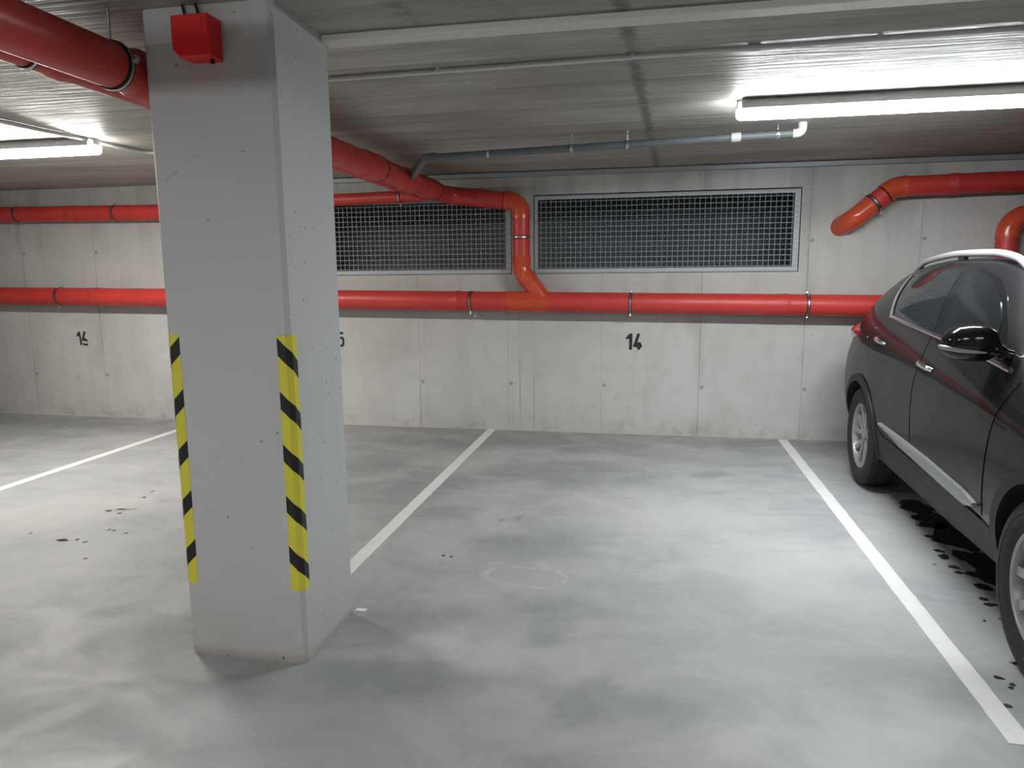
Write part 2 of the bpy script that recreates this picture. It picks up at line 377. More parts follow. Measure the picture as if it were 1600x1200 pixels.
W1 = (-1.112, 1.296, 1.545, 2.285)      # x0 x1 z0 z1 of the right hand vent opening
W2 = (-3.733, -1.325, 1.545, 2.285)
w = MB(); y0, y1 = YW, YW + .25
w.box((XL - .3, y0, 0), (XR + .3, y1, W1[2])); w.box((XL - .3, y0, W1[3]), (XR + .3, y1, H))
w.box((XL - .3, y0, W1[2]), (W2[0], y1, W1[3])); w.box((W2[1], y0, W1[2]), (W1[0], y1, W1[3])); w.box((W1[1], y0, W1[2]), (XR + .3, y1, W1[3]))
structure(w.build('wall_back', M['wall'], smooth=0))
structure(MB().box((XL - .3, YF, 0), (XL, YW, H)).build('wall_left', M['wall'], smooth=0))
structure(MB().box((XR, YF, 0), (XR + .3, YW, H)).build('wall_right', M['wall'], smooth=0))
structure(MB().box((XL, YF - .3, 0), (XR, YF, H)).build('wall_front', M['wall'], smooth=0))
# light shaft behind the vents
s = MB(); a, b, c, d = -4.3, 1.9, YW + .25, YW + 1.25
s.box((a, d, 1.2), (b, d + .1, 3.2)); s.box((a - .1, c, 1.2), (a, d + .1, 3.2)); s.box((b, c, 1.2), (b + .1, d + .1, 3.2)); s.box((a - .1, c, 1.1), (b + .1, d + .1, 1.2)); s.box((a - .1, c - .25, 3.2), (b + .1, d + .1, 3.3)); s.box((a - .1, c - .05, H), (b + .1, c, 3.2))
structure(s.build('wall_shaft', M['shaft'], smooth=0))

# ------------------------------------------------------------------ pillar
px0, px1, py0, py1, ch = -1.842, -1.325, 2.455, 2.902, .016
pl = MB(); oct_ = [(px0 + ch, py0), (px1 - ch, py0), (px1, py0 + ch), (px1, py1 - .003), (px1 - .003, py1), (px0 + .003, py1), (px0, py1 - .003), (px0, py0 + ch)]
pl.prism(oct_, lambda u, v, q: (u, v, q), H)
pil = pl.build('concrete_pillar', M['pillar'], smooth=0)
tag(pil, 'square pale grey concrete pillar with striped tape on its corners', 'pillar')

def hazard_tape(corner, label):
    """thin tape folded round a chamfered front corner of the pillar"""
    e = .0015; z0, z1 = .308, 1.322; wf, ws = .046, .034
    if corner == 'right':
        prof = [(px1 - ch - wf + .012, py0 - e), (px1 - ch, py0 - e), (px1 + e, py0 + ch), (px1 + e, py0 + ch + ws)]
    else:
        prof = [(px0 + ch + .040, py0 - e), (px0 + ch, py0 - e), (px0 - e, py0 + ch), (px0 - e, py0 + ch + .036)]
    u = [0.0]
    for i in range(1, 4): u.append(u[-1] + math.dist(prof[i - 1], prof[i]))
    # three long strips with the lower corners rounded off
    me = bpy.data.meshes.new('hazard_tape'); bm = bmesh.new(); uvl = bm.loops.layers.uv.new('UVMap')
    rr = .022; us = sorted(set([0, rr * .15, rr * .4, rr] + u[1:3] + [u[3] - rr, u[3] - rr * .4, u[3] - rr * .15, u[3]]))
    def at(q):
        for i in range(3):
            if q <= u[i + 1] + 1e-9:
                k = (q - u[i]) / (u[i + 1] - u[i]); return (prof[i][0] + (prof[i + 1][0] - prof[i][0]) * k, prof[i][1] + (prof[i + 1][1] - prof[i][1]) * k)
    def low(q):
        dd = min(q, u[3] - q); return z0 if dd >= rr else z0 + rr - math.sqrt(max(0, rr * rr - (rr - dd) ** 2))
    cols = []
    for q in us:
        x, y = at(q); cols.append((q, bm.verts.new((x, y, low(q))), bm.verts.new((x, y, z1))))
    for (qa, a0, a1), (qb, b0, b1) in zip(cols, cols[1:]):
        f = bm.faces.new((a0, b0, b1, a1))
        for lp, (qq, vv) in zip(f.loops, ((qa, a0), (qb, b0), (qb, b1), (qa, a1))): lp[uvl].uv = (qq, vv.co.z)
    bm.to_mesh(me); bm.free(); me.materials.append(tape_material(1))
    o = bpy.data.objects.new('hazard_tape', me); COL.objects.link(o)
    sd = o.modifiers.new('thick', 'SOLIDIFY'); sd.thickness = .0012; sd.offset = 1
    tag(o, label, 'tape', 'hazard tapes on the pillar corners')
    return o
hazard_tape('right', 'yellow and black striped tape folded round the right front corner of the pillar')
hazard_tape('left', 'yellow and black striped tape on the left front corner of the pillar')

# red alarm box with its two cables
al = thing('alarm_box', 'small red alarm box mounted high on the front of the pillar', 'alarm', (-1.59, py0, 2.30))
b = MB(); pr = [(-.045, 0), (.072, 0), (.072, .142), (-.072, .142), (-.072, .030)]
b.prism(pr, lambda u, v, q: (u, -q, v), .086); b.build('box_body', M['alarm'], al, bevel=.006)
b = MB(); b.prism([(-.02, .0), (.05, .0), (.05, .12), (-.05, .12), (-.05, .02)], lambda u, v, q: (u, -.086 - q, v + .01), .0015); b.build('box_cover', M['alarm'], al, bevel=.0007)
b = MB(); b.sweep([(.055, -.045, -.014), (.055, -.045, .0)], .008, 12); b.build('cable_gland', M['rubber'], al)
for x0, x1 in ((-.054, -.068), (.002, -.018)):
    b = MB(); b.sweep([(x0, -.02, .14), (x0 + (x1 - x0) * .5, -.016, .17), (x1, -.014, .2)], .0055, 10); b.build('cable', M['cable'], al)

# ------------------------------------------------------------------ parking lines and bay numbers
def parking_line(x, ya, yb, label, wd=.083):
    m = MB(); n = 60; rnd = random.Random(int(x * 100))
    L = [(x - wd / 2 + rnd.uniform(-.002, .002), ya + (yb - ya) * i / n) for i in range(n + 1)]; R_ = [(x + wd / 2 + rnd.uniform(-.002, .002), q[1]) for q in L]
    for i in range(n):
        m.add([(*L[i], .002), (*R_[i], .002), (*R_[i + 1], .002), (*L[i + 1], .002), (*L[i], 0), (*R_[i], 0), (*R_[i + 1], 0), (*L[i + 1], 0)],
              [(0, 1, 2, 3), (0, 3, 7, 4), (1, 5, 6, 2)] + ([(0, 4, 5, 1)] if i == 0 else []) + ([(3, 2, 6, 7)] if i == n - 1 else []))
    return tag(m.build('parking_line', M['line'], smooth=0), label, 'line', 'white bay lines')
parking_line(-4.717, 2.41, 6.86, 'white bay line on the floor left of the pillar')
parking_line(-1.549, 2.907, 6.86, 'white bay line running from the pillar to the back wall')
parking_line(1.228, 2.41, 6.84, 'long white bay line on the floor beside the dark car')
m = MB(); m.box((-1.322, 2.922, 0), (-1.272, 2.950, .002)); tag(m.build('paint_stub', M['line'], smooth=0), 'short white paint mark at the foot of the pillar', 'paint mark')

def bay_number(polys, label):
    m = MB()
    for p in polys: m.prism(p, lambda u, v, q: (u, YW - q, v), .0012)
    return tag(m.build('bay_number', M['number'], smooth=0), label, 'number', 'stencilled bay numbers')
def f14(p): return [(-.226 + (960 + x / 20 - 978) * .00612, .979 - (500 + y / 20 - 521) * .00604) for x, y in p]
bay_number([f14([(330, 590), (470, 420), (562, 420), (555, 920), (540, 935), (465, 935), (458, 915), (462, 590), (400, 600)]),
            f14([(700, 425), (797, 420), (715, 700), (800, 690), (830, 730), (858, 790), (848, 865), (805, 880), (800, 930), (722, 935), (712, 870), (640, 850), (590, 850), (580, 810), (640, 640)])],
           'black stencilled number 14 on the back wall under the red pipe')
def f16(p): return [(-6.275 + (100 + x / 24 - 118) * .0073, .952 - (505 + y / 24 - 519) * .0071) for x, y in p]
bay_number([f16([(440, 490), (535, 320), (620, 320), (668, 825), (590, 830), (568, 495)]),
            f16([(770, 310), (862, 315), (775, 555), (870, 585), (932, 690), (880, 690), (800, 668), (672, 672), (672, 560), (705, 510)]),
            f16([(672, 745), (720, 745), (800, 772), (865, 768), (932, 735), (905, 830), (880, 845), (740, 838)])],
           'black stencilled number 16 on the back wall left of the pillar')
bay_number([[(-3.247, .925), (-3.217, .975), (-3.192, .975), (-3.192, .822), (-3.217, .822), (-3.217, .925)],
            [(-3.162, .975), (-3.098, .975), (-3.098, .950), (-3.140, .950), (-3.140, .930), (-3.162, .905)],
            [(-3.137, .922), (-3.110, .928), (-3.092, .915), (-3.086, .880), (-3.092, .835), (-3.110, .820), (-3.162, .822), (-3.162, .845), (-3.116, .846), (-3.110, .880), (-3.116, .902), (-3.137, .900)]],
           'black stencilled number 15 mostly hidden behind the pillar')

# ------------------------------------------------------------------ vent gratings
def vent(W, label):
    x0, x1, z0, z1 = W; cx = (x0 + x1) / 2
    r = thing('vent_grating', label, 'grating', (cx, YW, z0), group='gratings in the back wall')
    hw = (x1 - x0) / 2 - .008; h = z1 - z0 - .012; ya, yb = .006, .034; t = .042
    f = MB()
    f.box((-hw, ya - .004, .004), (hw, yb, .004 + t)); f.box((-hw, ya - .004, h - .034), (hw, yb, h))
    f.box((-hw, ya - .004, .004 + t), (-hw + .03, yb, h - .034)); f.box((hw - .05, ya - .004, .004 + t), (hw, yb, h - .034))
    f.build('frame', M['frame'], r, smooth=0, bevel=.002)
    g = MB(); p = .0472; n = int(2 * hw / p); st = (2 * hw - n * p) / 2
    for i in range(n + 1):
        x = -hw + st + i * p; g.box((x - .0023, ya - .003, .01), (x + .0023, ya + .011, h - .006))
    n = int(h / p); st = (h - n * p) / 2
    for i in range(n + 1):
        z = st + i * p; g.box((-hw + .002, ya - .0050, z - .0028), (hw - .002, ya + .004, z + .0028))
    g.build('grid_mesh', M['zinc'], r, smooth=0)
    return r
vent(W1, 'wide galvanised steel grating in the wall right of the red downpipe')
vent(W2, 'galvanised steel grating in the wall half hidden behind pillar and red pipes')

# ------------------------------------------------------------------ pipes
def seg_pipe(root, pts, r, name='pipe', mat='pipe', label=None):
    o = MB().sweep(pts, r, 36).build(name, M[mat], root)
    if label: o['label'] = label
    return o
def socket(root, p, d, r, L=.12, mat='pipe', k=1.075, seal=False):
    """bell socket: pipe widens, has a ring groove, ends with a lip; d points to the open end"""
    p = Vector(p); d = Vector(d).normalized()
    prof = [(0, 1.002), (.018, k), (L * .55, k), (L * .62, k + .035), (L * .78, k + .035), (L * .85, k), (L, k), (L + .001, 1.0)]
    pts = [p + d * a for a, _ in prof]
    # keep tangents straight by passing them through sweep on a straight line
    o = MB().sweep(pts, [q * r for _, q in prof], 36).build('socket', M[mat], root)
    if seal: MB().sweep([p + d * (L - .004), p + d * (L + .010)], r * (k + .022), 36).build('rubber_seal', M['rubber'], o)
    return o
def elbow(root, a, c, b, rb, r, mat='orange', label='orange red elbow', ext=.05, n=14):
    pts = arc3(a, c, b, rb, n); d0 = (pts[0] - Vector(a)).normalized() if (Vector(a) - pts[0]).length > 1e-4 else (pts[1] - pts[0]).normalized()
    d1 = (Vector(b) - pts[-1]).normalized()
    P = [pts[0] - d0 * ext, pts[0] - d0 * (ext - .012)] + pts + [pts[-1] + d1 * (ext - .012), pts[-1] + d1 * ext]
    R_ = [r * 1.07, r * 1.07] + [r * 1.05] + [r * 1.03] * (len(pts) - 2) + [r * 1.05] + [r * 1.07, r * 1.07]
    o = MB().sweep(P, R_, 36).build('elbow', M[mat], root)
    if label: o['label'] = label
    return o
def clamp(root, p, d, r, bolt=(0, 0, -1), wall=None, w=.022):
    """steel band over a rubber lining, with a bolt lug, and a threaded rod to what carries it"""
    p = Vector(p); d = Vector(d).normalized(); bolt = Vector(bolt); bolt = (bolt - d * bolt.dot(d)).normalized(); side = d.cross(bolt)
    o = MB().sweep([p - d * w * .62, p + d * w * .62], r + .0035, 36).build('pipe_clamp', M['rubber'], root); o['label'] = 'rubber lined steel pipe clamp'
    b = MB().sweep([p - d * w / 4, p + d * w / 4], r + .0055, 36)
    for sg in (1, -1):
        c = p + bolt * (r + .014) * sg
        b.sweep([c - bolt * .012 - side * .0, c + bolt * .014], .009, 8)
        b.sweep([c + bolt * .004 * sg - side * .014, c + bolt * .004 * sg + side * .014], .0065, 6)
    if wall is not None:
        wv = Vector(wall); wv = wv
        b.sweep([p, p + wv], .006, 8)
    b.build('steel_band', M['steel'], o)
    return o

# A: the long low pipe with its branch
zA = lambda x: 1.271 - .0127 * (x + .098)
yA, rA = 6.718, .0955; dA = Vector((1, 0, -.0127)).normalized()
A = thing('drain_pipe', 'long thick red drain pipe running low along the whole back wall', 'pipe', (0, 0, 0), group='red drain pipes')
seg_pipe(A, [(XL + .001, yA, zA(XL)), (-4, yA, zA(-4)), (2, yA, zA(2)), (XR - .001, yA, zA(XR))], rA)
for x in (-5.90, -1.90, 1.10, -9.0): socket(A, (x, yA, zA(x)), dA, rA, .11, k=1.03)
for x in (-6.281, -1.699, -.185, 1.354, -9.3, 3.6): clamp(A, (x, yA, zA(x)), dA, rA, wall=(0, YW - yA, 0), bolt=(0, -.25, -1))
o = MB().sweep([(-1.335, yA, zA(-1.335)), (-1.325, yA, zA(-1.325)), (-.965, yA, zA(-.965)), (-.955, yA, zA(-.955))], [rA * 1.01, rA * 1.03, rA * 1.03, rA * 1.01], 36).build('branch_tee', M['orange'], A); o['label'] = 'orange red branch fitting'
c = MB().box((-1.690, YW - .075, 1.135), (-1.672, YW - .055, 1.160)).box((-1.690, YW - .075, 1.168), (-1.672, YW - .055, 1.182)); c.build('plastic_clip', M['white_plastic'], A, bevel=.003)

# B: overhead pipe that turns at the wall and drops into the low pipe
rB = .081
B = thing('overhead_drain_pipe', 'thick red pipe from overhead turning down into the low wall pipe', 'pipe', group='red drain pipes')
b0 = Vector((-1.950, -4.9, 2.325)); b1 = Vector((-1.930, yA, 2.292)); b3 = Vector((-1.206, yA, 2.212)); b4 = Vector((-1.206, yA, 1.575)); b5 = Vector((-1.00, yA, 1.305))
dB = (b1 - b0).normalized(); atB = lambda y: b0 + (b1 - b0) * ((y - b0.y) / (b1.y - b0.y))
pB = [b0, atB(2.0), atB(5.0)] + arc3(b0, b1, b3, .17, 14) + [b3 + Vector((-.16, 0, .013))]
seg_pipe(B, pB, rB)
elbow(B, b1, b3, b4, .115, rB)
seg_pipe(B, [b3 + Vector((0, 0, -.1)), b4 + Vector((0, 0, .06))], rB)
elbow(B, b3, b4, b5, .15, rB, label='orange red bend into the low pipe', ext=.09)
seg_pipe(B, [b4 + (b5 - b4) * .4, b5 + (b5 - b4) * .05], rB * 1.03, mat='orange', name='branch_pipe')
for y, L in ((2.50, .16), (4.70, .28), (5.50, .24), (6.02, .28)): socket(B, atB(y), dB, rB, L, k=1.12, seal=y in (4.70, 6.02))
socket(B, (-1.66, yA, 2.264), b3 - b1, rB, .09, k=1.05)
for y in (2.41, -.6): clamp(B, atB(y), dB, rB + (.002 if y < 4 else 0), bolt=(1, 0, .15), wall=(0, 0, H - atB(y).z))
clamp(B, (-1.206, yA, 1.885), (0, 0, 1), rB, bolt=(1, 0, 0), wall=(0, YW - yA, 0))

# C: slim pipe beside it, turning left along the wall, meeting a thicker one behind the pillar
rC = .0565
C_ = thing('slim_drain_pipe', 'slim red pipe beside the overhead pipe turning left along the wall', 'pipe', group='red drain pipes')
c0 = Vector((-2.115, -4.9, 2.33)); c1 = Vector((-2.115, 6.745, 2.300)); c2 = Vector((-4.05, 6.745, 2.262))
dC = (c1 - c0).normalized(); atC = lambda y: c0 + (c1 - c0) * ((y - c0.y) / (c1.y - c0.y))
seg_pipe(C_, [c0, atC(2), atC(6.3)] + arc3(c0, c1, c2, .11) + [c2], rC)
for y, L in ((2.30, .1), (5.70, .11)): socket(C_, atC(y), dC, rC, L, k=1.09)
for y in (2.215, -.7): clamp(C_, atC(y), dC, rC, bolt=(1, 0, -.3), wall=(0, 0, H - atC(y).z))
clamp(C_, (-2.40, 6.745, 2.2945), (1, 0, .02), rC, bolt=(0, -.3, 1), wall=(0, YW - 6.745, 0))

rD = .081; zD = lambda x: 2.212 - .013 * (x + 5.174)
D = thing('upper_drain_pipe', 'red pipe high on the back wall left of the pillar', 'pipe', group='red drain pipes')
d1 = Vector((-4.15, 6.745, zD(-4.15)))
dl = Vector((-4.15, 6.745, 1.34))
seg_pipe(D, [(XL + .001, 6.745, zD(XL)), (-7, 6.745, zD(-7)), (-4.40, 6.745, zD(-4.4))], rD)
elbow(D, (-7, 6.745, zD(-7)), d1, dl, .13, rD)
seg_pipe(D, [d1 + Vector((0, 0, -.12)), dl], rD)
for x in (-6.10, -8.8): socket(D, (x, 6.745, zD(x)), (1, 0, -.013), rD, .11, k=1.04)
for x in (-6.739, -5.53, -8.6): clamp(D, (x, 6.745, zD(x)), (1, 0, -.013), rD, bolt=(0, -.25, 1), wall=(0, YW - 6.745, 0))
# E: pipe high on the right that bends down into the wall
rE = .083; yE = 6.715; zE = lambda x: 2.248 + .018 * (x - 2.03)
E_ = thing('upper_drain_pipe', 'red pipe high on the right bending down into the wall', 'pipe', group='red drain pipes')
e0 = Vector((XR - .001, yE, zE(XR))); e1 = Vector((2.005, yE, zE(2.005))); e2 = Vector((1.690, yE, 1.985)); e3 = Vector((1.60, YW + .1, 1.91))
seg_pipe(E_, [e0, (4, yE, zE(4)), (2.05, yE, zE(2.05))], rE)
elbow(E_, e0, e1, e2, .17, rE, ext=.03)
seg_pipe(E_, [e1 + (e2 - e1) * .25, e1 + (e2 - e1) * .7], rE * 1.01)
pe = arc3(e1, e2, e3, .09, 12)
o = MB().sweep([e1 + (e2 - e1) * .56] + pe + [e3], [rE * 1.05] + [rE * 1.03] * len(pe) + [rE * 1.03], 36).build('elbow', M['orange'], E_); o['label'] = 'orange red elbow entering the wall'
socket(E_, (2.40, yE, zE(2.4)), (1, 0, .018), rE, .10, k=1.05)
clamp(E_, e1 + (e2 - e1) * .50, e2 - e1, rE * 1.03, bolt=(1, 0, -1), wall=(0, YW - yE, 0))
clamp(E_, (3.9, yE, zE(3.9)), (1, 0, .018), rE, wall=(0, YW - yE, 0))
# F: riser behind the car
rF = .083
F_ = thing('riser_drain_pipe', 'red pipe curving over the roof of the dark car at the photo edge', 'pipe', group='red drain pipes')
f0 = Vector((2.90, yA, 1.25)); f1 = Vector((2.90, yA, 1.985)); f2 = Vector((XR - .001, yA, 2.03))
seg_pipe(F_, [f0, f1 + Vector((0, 0, -.12))], rF); elbow(F_, f0, f1, f2, .14, rF, ext=.04)
seg_pipe(F_, [f1 + Vector((.16, 0, .002)), f2], rF)

# grey condensate pipe hung from the ceiling
G = thing('grey_drain_pipe', 'thin grey drain pipe hanging under the ceiling behind the right lamp', 'pipe')
yG, rG = 5.1, .0245; zG = lambda x: 2.409 + .0235 * (x + .18)
g0 = Vector((-1.615, yG, zG(-1.615))); g1 = Vector((.945, yG, zG(.945))); g2 = Vector((.945, yG, H)); gl = Vector((-1.90, 5.60, 2.30))
seg_pipe(G, [(-1.56, yG, zG(-1.56)), (-.5, yG, zG(-.5)), (.9, yG, zG(.9))], rG, mat='grey_pipe')
seg_pipe(G, [(.885, yG, zG(.885)), (.895, yG, zG(.895))] + arc3(g0, g1, g2, .035, 8) + [g2], rG * 1.12, name='elbow', mat='conduit')
seg_pipe(G, [(-1.53, yG, zG(-1.53)), (-1.545, yG, zG(-1.545))] + arc3((-1, yG, zG(-1)), g0, gl, .06, 10) + [gl], rG * 1.35, name='elbow', mat='grey_pipe')
MB().sweep([(.50, yG, zG(.50)), (.56, yG, zG(.56))], rG * 1.22, 24).build('socket', M['conduit'], G)
for x in (-1.148, -.559, -.179, .792):
    b = MB().sweep([(x - .010, yG, zG(x)), (x + .010, yG, zG(x))], rG + .005, 24); b.sweep([(x, yG, zG(x)), (x, yG, H)], .004, 8)
    b.sweep([(x, yG - .034, zG(x)), (x, yG + .034, zG(x))], .007, 8); b.build('pipe_clamp', M['steel'], G)

# trunking and conduits
m = MB().box((-4.3, 6.805, 2.452), (XR - .002, YW - .0005, 2.492)); tag(m.build('cable_trunking', M['trunk'], smooth=0, bevel=.003), 'grey metal trunking along the top of the back wall', 'trunking')
m = MB().box((px1 + .001, 2.842, 2.472), (XR - .002, 2.93, H - .0005)); tag(m.build('cable_duct', M['tray'], smooth=0, bevel=.004), 'flat white cable duct on the ceiling from pillar to the right', 'cable duct')
t_ = thing('ceiling_conduit', 'thin grey conduit across the ceiling between white duct and right lamp', 'conduit', group='ceiling conduits')
MB().sweep([(-2.3, 3.44, 2.486), (-1.5, 3.415, 2.486), (.41, 3.355, 2.486), (XR - .002, 3.17, 2.486)], .0115, 14).build('tube', M['conduit'], t_)
MB().sweep([(.385, 3.356, 2.486), (.435, 3.354, 2.486)], .015, 14).build('coupling', M['conduit'], t_)
for x in (-1.0, -.1, .9, 1.9):
    y = 3.355 - (x - .41) * .0310
    MB().box((x - .008, y - .017, 2.483), (x + .008, y + .017, H - .0005)).build('saddle_clip', M['conduit'], t_)
m = MB().sweep([(-3.97, -4.9, 2.486), (-3.92, 3.4, 2.486)] + arc3((-3.92, 3.4, 2.486), (-3.80, 5.06, 2.486), (-2.5, 5.0, 2.486), .1) + [(-2.5, 5.0, 2.486)], .0125, 14)
tag(m.build('ceiling_conduit', M['conduit']), 'thin grey conduit running towards the wall under the ceiling left of the pillar', 'conduit', 'ceiling conduits')

# ------------------------------------------------------------------ lamps
def lamp(cx, cy, lit, label, L=1.53):
    r = thing('fluorescent_lamp', label, 'lamp', (cx, cy, H), group='long ceiling lamps')
    h = L / 2
    b = MB(); pr = [(-.050, 0), (.050, 0), (.072, -.036), (.072, -.056), (-.072, -.056), (-.072, -.036)]
    b.prism(pr, lambda u, v, q: (q - h + .02, u, v), L - .04); b.build('housing', M['housing'], r, bevel=.004)
    d = MB(); n = 14
    prof = [(.060, -.054), (.060, -.086), (.055, -.095), (.044, -.100), (.015, -.101), (-.015, -.101), (-.044, -.100), (-.055, -.095), (-.060, -.086), (-.060, -.054)]
    xs = [(-h, .55), (-h + .006, .80), (-h + .02, .95), (-h + .05, 1.0), (h - .05, 1.0), (h - .02, .95), (h - .006, .80), (h, .55)]
    vs = []
    for x, k in xs: vs += [(x, y * k, -.054 + (z + .054) * k) for y, z in prof]
    m_ = len(prof); fs = []
    for i in range(len(xs) - 1):
        for k in range(m_): fs.append((i * m_ + k, i * m_ + (k + 1) % m_, (i + 1) * m_ + (k + 1) % m_, (i + 1) * m_ + k))
    fs += [tuple(range(m_)), tuple((len(xs) - 1) * m_ + k for k in range(m_ - 1, -1, -1))]
    d.add(vs, fs); d.mi = [1 if k_ < (len(xs) - 1) * m_ and 3 <= k_ % m_ <= 5 else 0 for k_ in range(len(fs))]; d.build('diffuser', M[lit], r)
    for sx in (-1, 1):
        MB().box((sx * (h - .012) - .010, -.030, -.046), (sx * (h - .012) + .010, .030, -.004)).build('end_cap', M['housing'], r, bevel=.003)
    return r
lamp(.455 + .765, 4.39, 'lamp_cool', 'lit white strip lamp on the ceiling at the right above the car')
lamp(-3.80 - .765, 4.51, 'lamp_warm', 'lit white strip lamp on the ceiling at the far left')
for x_, lit, where in ((1.22, 'lamp_dim', 'right'), (-1.75, 'lamp_dim', 'middle'), (-4.6, 'lamp_dim', 'left')):
    lamp(x_, -.8, lit, 'lit white strip lamp on the ceiling behind the viewer at the ' + where)

# unseen pipe added under the ceiling to cast the shade band on the pillar
K_ = thing('shade_band_pipe', 'added slim red pipe, unseen behind the viewer, casting shade on the pillar', 'pipe', group='red drain pipes')
seg_pipe(K_, [(-1.862, .9, 2.371), (1, .9, 2.372), (XR - .001, .9, 2.374)], .053)
for x in (-1.2, .6, 2.6): clamp(K_, (x, .9, 2.372), (1, 0, 0), .053, bolt=(0, 1, 0), wall=(0, 0, H - 2.376))

# ------------------------------------------------------------------ the parked car (local: +x the side we see, +y nose)
car = thing('parked_car', 'charcoal black suv parked nose out in the bay at the right', 'car', (2.372, 4.11, 0), PI - .033)
def hermite(xs, ys, x):
    n = len(xs)
    if x <= xs[0]: return ys[0]
    if x >= xs[-1]: return ys[-1]
    i = max(k for k in range(n - 1) if xs[k] <= x)
    h = [xs[k + 1] - xs[k] for k in range(n - 1)]; d = [(ys[k + 1] - ys[k]) / h[k] for k in range(n - 1)]
    def m(k):
        if k == 0: return d[0]
        if k == n - 1: return d[-1]
        if d[k - 1] * d[k] <= 0: return 0
        w1 = 2 * h[k] + h[k - 1]; w2 = h[k] + 2 * h[k - 1]
        return (w1 + w2) / (w1 / d[k - 1] + w2 / d[k])
    t = (x - xs[i]) / h[i]; a, b = m(i) * h[i], m(i + 1) * h[i]
    return (2 * t ** 3 - 3 * t ** 2 + 1) * ys[i] + (t ** 3 - 2 * t ** 2 + t) * a + (-2 * t ** 3 + 3 * t ** 2) * ys[i + 1] + (t ** 3 - t ** 2) * b
S_  = [0.00, .05, .18, .45, .91, 1.25, 1.60, 2.00, 2.50, 3.00, 3.40, 3.75, 4.05, 4.25, 4.38, 4.45, 4.48]
TB = dict(
 zb = [.38, .32, .29, .28, .28, .28, .28, .28, .28, .28, .28, .28, .30, .33, .37, .41, .45],
 wb = [.50, .66, .77, .83, .85, .86, .865, .87, .87, .87, .87, .865, .84, .81, .76, .70, .58],
 w1 = [.58, .74, .84, .90, .915, .905, .90, .90, .90, .905, .915, .92, .90, .87, .82, .74, .60],
 w2 = [.60, .76, .85, .905, .925, .915, .912, .912, .912, .917, .926, .927, .905, .875, .825, .74, .60],
 ws = [.56, .72, .81, .865, .89, .892, .893, .893, .894, .896, .898, .892, .868, .838, .79, .71, .56],
 zs = [.72, .77, .83, .87, .90, .925, .945, .955, .97, .985, 1.0, 1.01, 1.01, 1.0, .98, .95, .90],
 wl = [.48, .64, .73, .78, .80, .805, .812, .818, .82, .820, .815, .800, .770, .735, .69, .62, .48],
 zl = [.77, .83, .90, .955, 1.01, 1.06, 1.115, 1.15, 1.185, 1.215, 1.24, 1.25, 1.245, 1.225, 1.19, 1.12, 1.02],
 wr = [.36, .50, .58, .64, .67, .69, .645, .605, .592, .588, .582, .575, .565, .57, .58, .54, .42],
 zr = [.79, .855, .925, .985, 1.045, 1.105, 1.33, 1.505, 1.575, 1.582, 1.565, 1.53, 1.47, 1.36, 1.24, 1.15, 1.04],
 zc = [.80, .865, .945, 1.01, 1.08, 1.14, 1.385, 1.56, 1.632, 1.64, 1.622, 1.59, 1.535, 1.41, 1.27, 1.16, 1.05])
CT = {k: (lambda s_, v=v: hermite(S_, v, s_)) for k, v in TB.items()}
def section(s_):
    g = {k: f(s_) for k, f in CT.items()}
    tall = max(0, min(1, (g['zr'] - g['zl'] - .05) / .25))
    mx, mz = (g['wl'] + g['wr']) / 2 + .030 * tall, (g['zl'] + g['zr']) / 2
    P = [(0, g['zb']), (g['wb'] * .6, g['zb']), (g['wb'] - .04, g['zb'] + .005), (g['wb'], g['zb'] + .06), (g['w1'], g['zb'] + (g['zs'] - g['zb']) * .38), (g['w2'], g['zb'] + (g['zs'] - g['zb']) * .72),
         (g['ws'], g['zs']), (g['wl'], g['zl']), (mx, mz), (g['wr'], g['zr']), (g['wr'] * .80, g['zr'] + (g['zc'] - g['zr']) * .52), (g['wr'] * .4, g['zr'] + (g['zc'] - g['zr']) * .88), (0, g['zc'])]
    out = []
    for i in range(len(P) - 1):
        p0 = P[i - 1] if i else (-P[1][0], P[1][1]); p1, p2 = P[i], P[i + 1]; p3 = P[i + 2] if i + 2 < len(P) else (-P[i][0], P[i][1])
        n = 5
        for k in range(n):
            t = k / n
            out.append(tuple(.5 * ((2 * p1[q]) + (p2[q] - p0[q]) * t + (2 * p0[q] - 5 * p1[q] + 4 * p2[q] - p3[q]) * t * t + (3 * p1[q] - p0[q] - 3 * p2[q] + p3[q]) * t ** 3) for q in (0, 1)))
    out.append(P[-1]); return out
stations = [0, .012, .03, .055, .09, .13] + [.18 + i * .06 for i in range(70)] + [4.40, 4.425, 4.445, 4.46, 4.472, 4.48]
stations = sorted(set(round(q, 4) for q in stations if q <= 4.48))
body = MB(); rows = []
for q in stations:
    sec = section(q); y = 2.24 - q
    rows.append([(x, y, z) for x, z in sec] + [(-x, y, z) for x, z in reversed(sec[1:-1])])
n = len(rows[0])
body.add([p for r_ in rows for p in r_], [(i * n + k, i * n + (k + 1) % n, (i + 1) * n + (k + 1) % n, (i + 1) * n + k) for i in range(len(rows) - 1) for k in range(n)]
         + [tuple(range(n)), tuple((len(rows) - 1) * n + k for k in range(n - 1, -1, -1))])
bob = body.build('body', [M['paint'], M['under']], car, smooth=55)
bm_ = bmesh.new(); bm_.from_mesh(bob.data); bmesh.ops.triangulate(bm_, faces=bm_.faces); bm_.to_mesh(bob.data); bm_.free()
bvh = BVHTree.FromPolygons([Vector(v) for v in body.v], body.f)
AX_R, AX_F, WR = -1.34, 1.33, .358
